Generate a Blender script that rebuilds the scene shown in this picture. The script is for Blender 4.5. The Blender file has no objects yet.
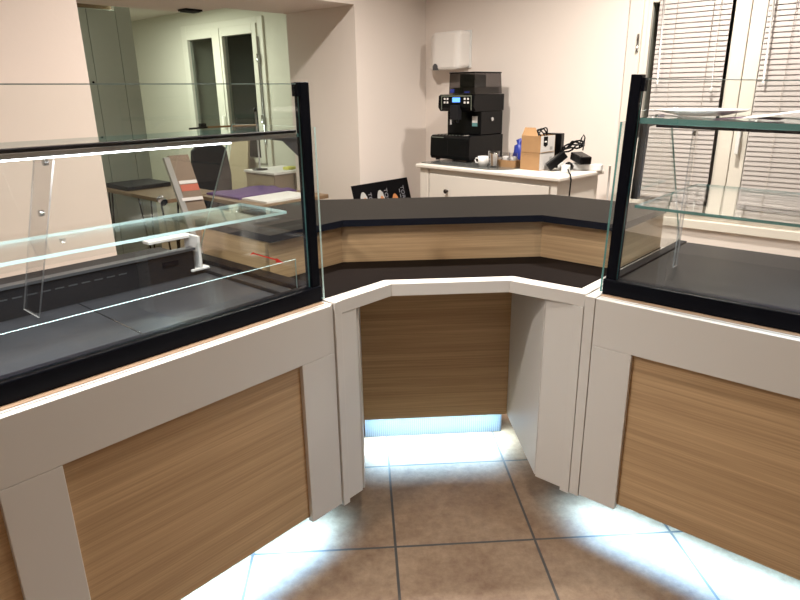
import bpy, math, random
from math import radians, sin, cos, pi, sqrt, atan
from mathutils import Vector, Matrix
random.seed(4)
SC = bpy.context.scene
COL = SC.collection
S = sqrt(.5)

# ------------------------------------------------------------------ materials
def new_mat(name):
    m = bpy.data.materials.new(name); m.use_nodes = True
    nt = m.node_tree
    return m, nt, nt.nodes['Principled BSDF']

def plain(name, rgb, rough=.5, metal=0., spec=.5, bump=0., bump_scale=80., vary=0.):
    m, nt, b = new_mat(name)
    b.inputs['Base Color'].default_value = (*rgb, 1)
    b.inputs['Roughness'].default_value = rough
    b.inputs['Metallic'].default_value = metal
    b.inputs['Specular IOR Level'].default_value = spec
    tc = nt.nodes.new('ShaderNodeTexCoord')
    nz = nt.nodes.new('ShaderNodeTexNoise'); nz.inputs['Scale'].default_value = bump_scale
    nz.inputs['Detail'].default_value = 4
    nt.links.new(tc.outputs['Object'], nz.inputs['Vector'])
    if vary:
        mx = nt.nodes.new('ShaderNodeMix'); mx.data_type = 'RGBA'
        mx.inputs[6].default_value = (*[c*(1-vary) for c in rgb], 1)
        mx.inputs[7].default_value = (*[min(1, c*(1+vary)) for c in rgb], 1)
        nt.links.new(nz.outputs['Fac'], mx.inputs[0]); nt.links.new(mx.outputs[2], b.inputs['Base Color'])
    if bump:
        bp = nt.nodes.new('ShaderNodeBump'); bp.inputs['Strength'].default_value = bump
        bp.inputs['Distance'].default_value = .002
        nt.links.new(nz.outputs['Fac'], bp.inputs['Height']); nt.links.new(bp.outputs['Normal'], b.inputs['Normal'])
    return m

def emit(name, rgb, strength):
    m, nt, b = new_mat(name)
    b.inputs['Base Color'].default_value = (*rgb, 1)
    b.inputs['Emission Color'].default_value = (*rgb, 1)
    b.inputs['Emission Strength'].default_value = strength
    return m

def wood(name, light, dark, rough=.45, fine=1.0):
    m, nt, b = new_mat(name)
    tc = nt.nodes.new('ShaderNodeTexCoord')
    def layer(sc, detail):
        mp = nt.nodes.new('ShaderNodeMapping'); mp.inputs['Scale'].default_value = sc
        n = nt.nodes.new('ShaderNodeTexNoise'); n.inputs['Scale'].default_value = 1
        n.inputs['Detail'].default_value = detail; n.inputs['Roughness'].default_value = .6
        nt.links.new(tc.outputs['Object'], mp.inputs['Vector']); nt.links.new(mp.outputs['Vector'], n.inputs['Vector'])
        return n
    n1 = layer((.9, .9, 42*fine), 5); n2 = layer((2.2, 2.2, 190*fine), 3)
    ad = nt.nodes.new('ShaderNodeMath'); ad.operation = 'MULTIPLY_ADD'; ad.inputs[1].default_value = .55
    nt.links.new(n1.outputs['Fac'], ad.inputs[0])
    ml = nt.nodes.new('ShaderNodeMath'); ml.operation = 'MULTIPLY'; ml.inputs[1].default_value = .45
    nt.links.new(n2.outputs['Fac'], ml.inputs[0]); nt.links.new(ml.outputs[0], ad.inputs[2])
    cr = nt.nodes.new('ShaderNodeValToRGB')
    cr.color_ramp.elements[0].position = .36; cr.color_ramp.elements[0].color = (*dark, 1)
    cr.color_ramp.elements[1].position = .62; cr.color_ramp.elements[1].color = (*light, 1)
    nt.links.new(ad.outputs[0], cr.inputs['Fac']); nt.links.new(cr.outputs['Color'], b.inputs['Base Color'])
    b.inputs['Roughness'].default_value = rough
    return m

def pane_glass(name, tint=(.985, .995, .99), refl=.9):
    m = bpy.data.materials.new(name); m.use_nodes = True
    nt = m.node_tree; nt.nodes.clear()
    out = nt.nodes.new('ShaderNodeOutputMaterial')
    tr = nt.nodes.new('ShaderNodeBsdfTransparent'); tr.inputs['Color'].default_value = (*tint, 1)
    gl = nt.nodes.new('ShaderNodeBsdfGlossy'); gl.inputs['Roughness'].default_value = .0
    gl.inputs['Color'].default_value = (refl, refl, refl, 1)
    fr = nt.nodes.new('ShaderNodeFresnel')
    ge = nt.nodes.new('ShaderNodeNewGeometry'); ma = nt.nodes.new('ShaderNodeMath'); ma.operation = 'MULTIPLY_ADD'
    ma.inputs[1].default_value = 1/1.45-1.45; ma.inputs[2].default_value = 1.45   # same reflectance entering and leaving the pane
    nt.links.new(ge.outputs['Backfacing'], ma.inputs[0]); nt.links.new(ma.outputs[0], fr.inputs['IOR'])
    mx = nt.nodes.new('ShaderNodeMixShader')
    nt.links.new(fr.outputs['Fac'], mx.inputs['Fac']); nt.links.new(tr.outputs[0], mx.inputs[1])
    nt.links.new(gl.outputs[0], mx.inputs[2]); nt.links.new(mx.outputs[0], out.inputs['Surface'])
    return m

def edge_glass(name, rgb, see=.45):
    m = bpy.data.materials.new(name); m.use_nodes = True
    nt = m.node_tree; nt.nodes.clear()
    out = nt.nodes.new('ShaderNodeOutputMaterial')
    tr = nt.nodes.new('ShaderNodeBsdfTransparent'); tr.inputs['Color'].default_value = (*rgb, 1)
    pr = nt.nodes.new('ShaderNodeBsdfPrincipled'); pr.inputs['Base Color'].default_value = (*rgb, 1)
    pr.inputs['Roughness'].default_value = .15
    mx = nt.nodes.new('ShaderNodeMixShader'); mx.inputs['Fac'].default_value = 1-see
    nt.links.new(tr.outputs[0], mx.inputs[1]); nt.links.new(pr.outputs[0], mx.inputs[2])
    nt.links.new(mx.outputs[0], out.inputs['Surface'])
    return m

def tile_mat():
    m, nt, b = new_mat('terracotta_tile')
    tc = nt.nodes.new('ShaderNodeTexCoord'); mp = nt.nodes.new('ShaderNodeMapping')
    mp.inputs['Location'].default_value = (-.071, -1.672, 0)
    nt.links.new(tc.outputs['Object'], mp.inputs['Vector'])
    br = nt.nodes.new('ShaderNodeTexBrick'); br.offset = 0; br.squash = 1
    br.inputs['Scale'].default_value = 1; br.inputs['Mortar Size'].default_value = .0048
    br.inputs['Mortar Smooth'].default_value = .3
    br.inputs['Brick Width'].default_value = .4575; br.inputs['Row Height'].default_value = .462
    br.inputs['Color1'].default_value = (1, 1, 1, 1); br.inputs['Color2'].default_value = (.82, .82, .82, 1)
    nt.links.new(mp.outputs['Vector'], br.inputs['Vector'])
    def noise(scale, det, ro=.6):
        n = nt.nodes.new('ShaderNodeTexNoise'); n.inputs['Scale'].default_value = scale
        n.inputs['Detail'].default_value = det; n.inputs['Roughness'].default_value = ro
        nt.links.new(tc.outputs['Object'], n.inputs['Vector']); return n
    n1, n2, n3 = noise(5, 6, .65), noise(30, 8, .75), noise(160, 2)
    cr = nt.nodes.new('ShaderNodeValToRGB')
    cr.color_ramp.elements[0].position = .38; cr.color_ramp.elements[0].color = (.145, .083, .048, 1)
    cr.color_ramp.elements[1].position = .64; cr.color_ramp.elements[1].color = (.265, .182, .115, 1)
    mxn = nt.nodes.new('ShaderNodeMath'); mxn.operation = 'MULTIPLY_ADD'; mxn.inputs[1].default_value = .42
    ml = nt.nodes.new('ShaderNodeMath'); ml.operation = 'MULTIPLY'; ml.inputs[1].default_value = .58
    nt.links.new(n1.outputs['Fac'], mxn.inputs[0]); nt.links.new(n2.outputs['Fac'], ml.inputs[0])
    nt.links.new(ml.outputs[0], mxn.inputs[2]); nt.links.new(mxn.outputs[0], cr.inputs['Fac'])
    mu = nt.nodes.new('ShaderNodeMix'); mu.data_type = 'RGBA'; mu.blend_type = 'MULTIPLY'
    mu.inputs[0].default_value = .5
    nt.links.new(cr.outputs['Color'], mu.inputs[6]); nt.links.new(br.outputs['Color'], mu.inputs[7])
    mo = nt.nodes.new('ShaderNodeMix'); mo.data_type = 'RGBA'
    mo.inputs[7].default_value = (.045, .040, .036, 1)
    nt.links.new(br.outputs['Fac'], mo.inputs[0]); nt.links.new(mu.outputs[2], mo.inputs[6])
    nt.links.new(mo.outputs[2], b.inputs['Base Color'])
    b.inputs['Roughness'].default_value = .5
    inv = nt.nodes.new('ShaderNodeMath'); inv.operation = 'MULTIPLY_ADD'
    inv.inputs[1].default_value = -3.; 
    nt.links.new(br.outputs['Fac'], inv.inputs[0]); nt.links.new(n2.outputs['Fac'], inv.inputs[2])
    bp = nt.nodes.new('ShaderNodeBump'); bp.inputs['Strength'].default_value = .35; bp.inputs['Distance'].default_value = .003
    nt.links.new(inv.outputs[0], bp.inputs['Height']); nt.links.new(bp.outputs['Normal'], b.inputs['Normal'])
    return m

M = {}
M['wall'] = plain('wall_paint', (.76, .69, .63), .8, bump=.15, bump_scale=60)
M['pinkwall'] = plain('rose_wall_paint', (.74, .64, .57), .8, bump=.15, bump_scale=60)
M['farwall'] = plain('far_room_paint', (.66, .65, .56), .8, bump=.1, bump_scale=60)
M['ceiling'] = plain('ceiling_paint', (.75, .71, .65), .9)
M['floor'] = tile_mat()
M['white'] = plain('white_laminate', (.68, .655, .615), .38, spec=.35)
M['whitepaint'] = plain('white_furniture_paint', (.68, .64, .58), .45, bump=.05, bump_scale=120)
M['oak'] = wood('oak_laminate', (.60, .405, .225), (.38, .245, .128))
M['tan'] = plain('oak_edge_band', (.46, .31, .20), .5, vary=.1, bump_scale=30)
M['black'] = plain('black_anodised', (.0035, .004, .007), .38, spec=.08)
M['blackmat'] = plain('black_matt', (.010, .010, .012), .55, spec=.25)
M['navy'] = plain('dark_edge_band', (.006, .008, .016), .45, spec=.2)
M['bartop'] = plain('dark_bar_laminate', (.017, .015, .013), .6, spec=.03, bump=.2, bump_scale=300, vary=.1)
M['worktop'] = plain('black_worktop_laminate', (.0055, .0032, .0026), .6, spec=.05, bump=.2, bump_scale=300)
M['tray'] = plain('charcoal_tray', (.026, .028, .033), .36, spec=.25, vary=.55, bump_scale=6)
M['trayR'] = plain('dark_tray', (.013, .012, .012), .36, spec=.10, vary=.3, bump_scale=6)
M['greymetal'] = plain('dark_grey_metal', (.075, .078, .085), .4, metal=.3)
M['chrome'] = plain('polished_metal', (.62, .64, .66), .16, metal=1.)
M['alu'] = plain('ribbed_aluminium', (.11, .125, .14), .45, metal=.0, spec=.2)
M['glass'] = pane_glass('clear_pane')
M['farglass'] = pane_glass('window_pane', (.8, .82, .8))
M['acryl'] = pane_glass('clear_acrylic', (.93, .93, .93))
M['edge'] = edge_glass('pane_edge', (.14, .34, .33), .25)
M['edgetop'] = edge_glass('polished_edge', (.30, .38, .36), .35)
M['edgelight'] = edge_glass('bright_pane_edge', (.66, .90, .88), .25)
M['edgeacryl'] = edge_glass('acrylic_edge', (.85, .85, .84), .62)
M['led'] = emit('cold_led', (.55, .80, 1.0), 3)
M['ledwarm'] = emit('shelf_led', (.93, .95, 1.0), 9)
M['lamp'] = emit('lamp_disc', (1, .86, .70), 12)
M['plastic'] = plain('white_plastic', (.72, .72, .70), .35)
M['dispenser'] = plain('dispenser_plastic', (.76, .73, .69), .3)
M['blk'] = plain('black_plastic', (.0035, .0035, .004), .25, spec=.18)
M['smoke'] = pane_glass('smoked_plastic', (.42, .40, .40))
M['screen'] = emit('blue_screen', (.10, .30, .95), 1.6)
M['card'] = plain('cardboard', (.33, .19, .085), .8, vary=.12, bump_scale=20)
M['boxwhite'] = plain('printed_white_card', (.60, .58, .56), .5)
M['blue'] = plain('blue_foil', (.02, .035, .25), .3)
M['red'] = plain('red_reflection', (.75, .03, .02), .5)
M['cup'] = plain('white_porcelain', (.78, .77, .74), .2)
M['slat'] = plain('blind_slat', (.43, .395, .375), .5)
M['cord'] = plain('blind_cord', (.42, .36, .31), .7)
M['frame'] = plain('window_frame_paint', (.70, .66, .58), .45)
M['night'] = plain('night_outside', (.02, .022, .024), .9)
M['farframe'] = plain('far_window_paint', (.70, .69, .60), .5)
M['greydoor'] = plain('grey_green_lacquer', (.40, .44, .39), .35)
M['brown'] = wood('brown_table_wood', (.25, .165, .095), (.14, .09, .05), fine=.4)
M['browncab'] = plain('brown_cabinet_board', (.22, .165, .12), .6, vary=.1, bump_scale=12)
M['beige'] = plain('beige_board', (.36, .29, .19), .7, vary=.08, bump_scale=10)
M['purple'] = plain('purple_cloth', (.09, .035, .16), .7)
M['paper'] = plain('paper', (.72, .70, .68), .7)
M['lilac'] = plain('lilac_print', (.16, .08, .14), .6)
M['yellow'] = plain('yellow_pad', (.62, .62, .10), .6)
M['metalgrey'] = plain('grey_upright', (.33, .33, .32), .5)
M['redlabel'] = plain('faded_red_print', (.50, .14, .09), .6)
M['charcoal'] = plain('charcoal_fabric', (.014, .014, .017), .8)
M['teal'] = plain('teal_label', (.10, .25, .25), .5)
M['poster'] = plain('black_poster', (.003, .003, .004), .5, spec=.1)
M['chalk'] = plain('pale_print', (.22, .22, .24), .6)
M['dish'] = plain('grey_plate_print', (.42, .42, .40), .5)
M['food'] = plain('orange_food_print', (.50, .20, .07), .6, vary=.5, bump_scale=60)
M['brownpaper'] = plain('sugar_sachets', (.40, .28, .18), .7, vary=.4, bump_scale=40)
M['knob'] = plain('bronze_knob', (.03, .022, .018), .35, metal=.6)

# ------------------------------------------------------------------ mesh builder
class MB:
    def __init__(self): self.v = []; self.f = []; self.mi = []; self.sm = []
    def face(self, idx, mi=0, smooth=False): self.f.append(idx); self.mi.append(mi); self.sm.append(smooth)
    def box(self, x0, x1, y0, y1, z0, z1, thin=None):
        """thin = axis (0,1,2) across the pane: the two big faces use slot 0, the edges slot 1"""
        x0, x1 = sorted((x0, x1)); y0, y1 = sorted((y0, y1)); z0, z1 = sorted((z0, z1))
        b = len(self.v)
        self.v += [(x0,y0,z0),(x1,y0,z0),(x1,y1,z0),(x0,y1,z0),(x0,y0,z1),(x1,y0,z1),(x1,y1,z1),(x0,y1,z1)]
        fs = [((0,3,2,1),2),((4,5,6,7),2),((0,1,5,4),1),((2,3,7,6),1),((1,2,6,5),0),((3,0,4,7),0)]
        for q, ax in fs:
            self.face([b+i for i in q], 0 if (thin is None or ax == thin) else 1)
        return self
    def hexa(self, pts):
        """8 corner points, lower ring then upper ring"""
        b = len(self.v); self.v += [tuple(p) for p in pts]
        for q in ((0,3,2,1),(4,5,6,7),(0,1,5,4),(2,3,7,6),(1,2,6,5),(3,0,4,7)): self.face([b+i for i in q])
        return self
    def prism(self, poly, z0, z1, axis='z', caps=(0,0), side=0):
        """polygon extruded along an axis. axis z: poly=(x,y); x: poly=(y,z); y: poly=(x,z)"""
        def P(p, t):
            return (p[0],p[1],t) if axis == 'z' else ((t,p[0],p[1]) if axis == 'x' else (p[0],t,p[1]))
        n = len(poly); ar = sum(poly[i][0]*poly[(i+1)%n][1]-poly[(i+1)%n][0]*poly[i][1] for i in range(n))
        if ar < 0: poly = poly[::-1]
        b = len(self.v); self.v += [P(p, z0) for p in poly]+[P(p, z1) for p in poly]
        flip = axis == 'y'
        def add(ix, mi): self.face(ix[::-1] if flip else ix, mi)
        add([b+i for i in range(n)][::-1], caps[0]); add([b+n+i for i in range(n)], caps[1])
        for i in range(n): add([b+i, b+(i+1)%n, b+n+(i+1)%n, b+n+i], side)
        return self
    def tube(self, pts, r, seg=10, mi=0):
        pts = [Vector(p) for p in pts]; rings = []
        for i, p in enumerate(pts):
            d = (pts[min(i+1, len(pts)-1)]-pts[max(i-1, 0)]).normalized()
            a = Vector((0,0,1)) if abs(d.z) < .9 else Vector((1,0,0))
            s = d.cross(a).normalized(); t = s.cross(d).normalized()
            rr = r[i] if isinstance(r, (list, tuple)) else r
            b = len(self.v)
            self.v += [tuple(p+(s*cos(2*pi*k/seg)+t*sin(2*pi*k/seg))*rr) for k in range(seg)]
            rings.append(b)
        for a, b in zip(rings, rings[1:]):
            for k in range(seg): self.face([a+k, b+k, b+(k+1)%seg, a+(k+1)%seg][::-1], mi, True)
        self.face([rings[0]+k for k in range(seg)], mi); self.face([rings[-1]+k for k in range(seg)][::-1], mi)
        return self
    def lathe(self, prof, seg=28, c=(0,0,0), sx=1., sy=1.):
        rings = []
        for r, z in prof:
            b = len(self.v)
            self.v += [(c[0]+r*sx*cos(2*pi*k/seg), c[1]+r*sy*sin(2*pi*k/seg), c[2]+z) for k in range(seg)]
            rings.append(b)
        for a, b in zip(rings, rings[1:]):
            for k in range(seg): self.face([a+k, a+(k+1)%seg, b+(k+1)%seg, b+k], 0, True)
        self.face([rings[0]+k for k in range(seg)][::-1]); self.face([rings[-1]+k for k in range(seg)])
        return self
    def map(self, fn): self.v = [fn(*p) for p in self.v]; return self
    def build(self, name, mats, parent=None, bevel=0., flip=False):
        me = bpy.data.meshes.new(name)
        fs = [f[::-1] for f in self.f] if flip else self.f
        me.from_pydata(self.v, [], fs)
        for m in (mats if isinstance(mats, (list, tuple)) else [mats]): me.materials.append(m)
        for p, mi, s in zip(me.polygons, self.mi, self.sm): p.material_index = mi; p.use_smooth = s
        me.update()
        o = bpy.data.objects.new(name, me); COL.objects.link(o)
        if parent is not None: o.parent = parent
        if bevel:
            bv = o.modifiers.new('bevel', 'BEVEL'); bv.width = bevel; bv.segments = 2; bv.limit_method = 'ANGLE'
        return o

def thing(name, label, cat, loc=(0,0,0), rz=0., group=None):
    o = bpy.data.objects.new(name, None); COL.objects.link(o)
    o.empty_display_size = .1
    o.location = loc; o.rotation_euler = (0, 0, rz); o['label'] = label; o['category'] = cat
    if group: o['group'] = group
    return o
def tag(o, label, cat, group=None):
    o['label'] = label; o['category'] = cat
    if group: o['group'] = group
    return o
def struct(o): o['kind'] = 'structure'; return o
def text_mesh(body, size, mat, parent, mtx, name='lettering', depth=.0006):
    cu = bpy.data.curves.new(name, 'FONT'); cu.body = body; cu.size = size; cu.extrude = depth
    t = bpy.data.objects.new('tmp', cu); COL.objects.link(t)
    dg = bpy.context.evaluated_depsgraph_get()
    me = bpy.data.meshes.new_from_object(t.evaluated_get(dg))
    bpy.data.objects.remove(t); me.transform(mtx); me.materials.clear(); me.materials.append(mat)
    o = bpy.data.objects.new(name, me); COL.objects.link(o); o.parent = parent
    return o

# ------------------------------------------------------------------ camera
cam = bpy.data.cameras.new('camera'); co = bpy.data.objects.new('camera', cam); COL.objects.link(co)
cam.sensor_width = 36; cam.lens = 36*626/800; cam.clip_start = .02
p_, r_, y_ = radians(18.4), radians(-.82), radians(3.32)
fw = Vector((sin(y_)*cos(p_), cos(y_)*cos(p_), -sin(p_)))
r0 = Vector((cos(y_), -sin(y_), 0)); u0 = r0.cross(fw)
rr = r0*cos(r_)+u0*sin(r_); uu = -r0*sin(r_)+u0*cos(r_)
mw = Matrix((rr, uu, -fw)).transposed().to_4x4(); mw.translation = (0, 0, 1.40)
co.matrix_world = mw; SC.camera = co

# ------------------------------------------------------------------ the setting (room frame: x along the left wall, y away through it)
R45 = radians(45)
def room(mb, name, mat, bevel=0):
    o = mb.build(name, mat, None, bevel); o.rotation_euler = (0, 0, R45); return struct(o)
# floor: world aligned so the tile joints follow the centre unit
struct(MB().box(-9, 7, -6, 11, -.1, 0).build('floor', M['floor']))
room(MB().box(-2.2, 3.95, -3.2, 3.78, 2.62, 2.74), 'ceiling', M['ceiling'])
WB = 3.769
wb = MB()   # back wall with the window hole
wb.box(WB, WB+.22, 1.50, 3.78, 0, 2.62).box(WB, WB+.22, -3.2, .30, 0, 2.62)
wb.box(WB, WB+.22, .30, 1.50, 0, .69).box(WB, WB+.22, .30, 1.50, 1.99, 2.62)
room(wb, 'wall_back', M['wall'])
wl = MB()   # left wall with the opening into the other room
wl.box(-2.2, 1.334, 3.072, 3.75, 0, 2.62)
room(wl, 'wall_left', M['pinkwall'])
wj = MB(); wj.box(3.058, WB, 3.072, 3.75, 0, 2.62)
room(wj, 'wall_left_end', M['wall'])
room(MB().box(1.334, 3.058, 3.072, 3.75, 1.925, 2.62), 'trim_1', M['wall'])
room(MB().box(-2.2, WB+.2, -3.4, -3.2, 0, 2.62), 'wall_right', M['wall'])
room(MB().box(-2.4, -2.2, -3.4, 3.75, 0, 2.62), 'wall_front', M['wall'])
# the other room
WF = 3.677
wf = MB()
wf.box(WF, WF+.3, 3.75, 4.86, 0, 2.3).box(WF, WF+.3, 6.11, 7.7, 0, 2.3).box(WF, WF+.3, 4.86, 6.11, 0, .76).box(WF, WF+.3, 4.86, 6.11, 2.01, 2.3)
room(wf, 'wall_far', M['farwall'])
room(MB().box(.2, WF, 7.5, 7.7, 0, 2.3), 'wall_far_left', M['farwall'])
room(MB().box(.0, .2, 3.75, 7.7, 0, 2.3), 'wall_far_front', M['farwall'])
room(MB().box(.2, WF+.3, 3.75, 7.5, 2.175, 2.3), 'ceiling_far', M['ceiling'])
room(MB().box(.2, 2.56, 3.75, 4.13, 1.925, 2.175), 'trim_2', M['wall'])
room(MB().box(WB-.012, WB, -3.2, 3.07, 0, .08), 'baseboard_back', M['white'])

# ---- window 1 (main room): frame, two casements, glass, sill, blinds
def empty_struct(name):
    o = bpy.data.objects.new(name, None); COL.objects.link(o); o.rotation_euler = (0, 0, R45); o['kind'] = 'structure'; return o
w1 = empty_struct('window_1')
f = MB()
for b0, b1, z0, z1 in ((1.475, 1.50, .69, 1.99), (.30, .325, .69, 1.99), (.325, 1.475, 1.965, 1.99), (.325, 1.475, .69, .71)):
    f.box(WB-.005, WB+.10, b0, b1, z0, z1)
f.build('window_frame', M['frame'], w1, .004)
f = MB()
for b0, b1, z0, z1 in ((1.50, 1.578, .66, 2.07), (.222, .30, .66, 2.07), (.30, 1.50, 1.99, 2.07)):
    f.box(WB-.018, WB, b0, b1, z0, z1)
f.build('architrave', M['frame'], w1, .003)
MB().box(WB-.022, WB+.1, .18, 1.62, .632, .682).build('window_sill', M['frame'], w1, .004)
for b0, b1 in ((.952, 1.475), (.325, .948)):
    f = MB(); lw = .022 if b0 > .9 else .07; rw = .075 if b0 > .9 else .022
    f.box(WB-.012, WB+.045, b1-lw, b1, .71, 1.965).box(WB-.012, WB+.045, b0, b0+rw, .71, 1.965)
    f.box(WB-.012, WB+.045, b0+rw, b1-lw, .71, .765).box(WB-.012, WB+.045, b0+rw, b1-lw, 1.845, 1.965)
    s = f.build('casement', M['frame'], w1, .004)
    MB().box(WB+.02, WB+.026, b0+rw, b1-lw, .765, 1.845, thin=0).build('pane', [M['farglass'], M['edge']], s)
h = MB().box(WB-.03, WB-.012, .905, .925, 1.15, 1.20).box(WB-.05, WB-.03, .905, .925, 1.06, 1.19)
h.build('window_handle', M['plastic'], w1, .004)
h = MB().tube([(WB-.024, 1.512, 1.60), (WB-.024, 1.512, 1.69)], .008)
h.build('hinge', M['chrome'], w1)
room(MB().box(WB+.45, WB+.47, -.4, 2.2, 0, 2.4), 'wall_outside', M['night'])

def blind(name, b0, b1, wand_b, label):
    t = thing(name, label, 'blind', group='venetian blinds on the window'); t.rotation_euler = (0, 0, R45)
    xc = WB-.040
    MB().box(xc-.022, xc+.020, b0-.005, b1+.005, 1.905, 1.945).build('headrail', M['slat'], t, .003)
    n = 44; zt, zb = 1.893, .822; mb = MB()
    for i in range(n):
        z = zt-(zt-zb)*i/(n-1); dx, dz = .0034, .0139
        prof = []
        for k in range(5):
            q = -1+k*.5
            prof.append((xc+q*dx, z-q*dz*-1+.0022*(1-q*q)))
        lo = [(x-.0004, zz-.0007) for x, zz in prof]
        poly = prof+lo[::-1]
        b = len(mb.v)
        mb.v += [(x, b0, zz) for x, zz in poly]+[(x, b1, zz) for x, zz in poly]
        m_ = len(poly)
        for k in range(m_): mb.face([b+k, b+(k+1)%m_, b+m_+(k+1)%m_, b+m_+k], 0, False)
        mb.face([b+k for k in range(m_)][::-1]); mb.face([b+m_+k for k in range(m_)])
    mb.build('slats', M['slat'], t)
    MB().box(xc-.011, xc+.011, b0, b1, .797, .812).build('bottom_rail', M['slat'], t, .003)
    for q in (.27, .77):
        bb = b1-(b1-b0)*q
        MB().tube([(xc-.0125, bb, 1.90), (xc-.0125, bb, .80)], .0012, 6).build('ladder_cord', M['cord'], t)
    MB().tube([(xc-.028, wand_b, 1.90), (xc-.030, wand_b-.012, 1.42)], .0045, 8).build('wand', M['plastic'], t)
    bb = b0+.05
    c = MB().tube([(xc-.026, bb, 1.90), (xc-.026, bb-.003, 1.55), (xc-.026, bb-.01, 1.40)], .0014, 6)
    c.lathe([(.002, 1.37), (.007, 1.372), (.005, 1.40), (.002, 1.404)], 10, (xc-.026, bb-.01, 0))
    c.build('pull_cord', M['plastic'], t)
blind('venetian_blind', 1.035, 1.402, 1.372, 'closed pale venetian blind on the casement nearest the coffee machine, left of the pair')
blind('venetian_blind', .415, .868, .845, 'closed pale venetian blind on the casement above the right display counter, right of the pair')

# ---- window 2 (other room)
w2 = empty_struct('window_2')
f = MB()
for b0, b1, z0, z1 in ((6.06, 6.15, .72, 2.045), (4.82, 4.90, .72, 2.045), (4.90, 6.06, 1.99, 2.045), (4.90, 6.06, .72, .775)):
    f.box(WF-.02, WF+.05, b0, b1, z0, z1)
f.build('window_frame', M['farframe'], w2, .004)
for b0, b1, g0, g1 in ((5.475, 6.06, 5.596, 6.035), (4.90, 5.465, 4.965, 5.43)):
    f = MB()
    f.box(WF-.035, WF+.03, g1, b1, .775, 1.99).box(WF-.035, WF+.03, b0, g0, .775, 1.99)
    f.box(WF-.035, WF+.03, g0, g1, .775, .82).box(WF-.035, WF+.03, g0, g1, 1.912, 1.99)
    s = f.build('casement', M['farframe'], w2, .004)
    MB().box(WF+.0, WF+.006, g0, g1, .82, 1.912, thin=0).build('pane', [M['farglass'], M['edge']], s)
MB().tube([(WF-.05, 5.49, 1.20), (WF-.065, 5.49, 1.20), (WF-.065, 5.49, 1.08)], .011, 8).build('window_handle', M['farframe'], w2)
MB().tube([(WF-.03, 4.885, 1.88), (WF-.03, 4.885, .95)], .007, 8).build('bolt_rod', M['chrome'], w2)
for z in (1.70, 1.18):
    MB().tube([(WF-.045, 4.885, z-.035), (WF-.045, 4.885, z+.035)], .011, 8).build('hinge', M['chrome'], w2)
room(MB().box(WF+.55, WF+.57, 4.3, 6.7, 0, 2.6), 'wall_night', M['night'])

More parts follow.
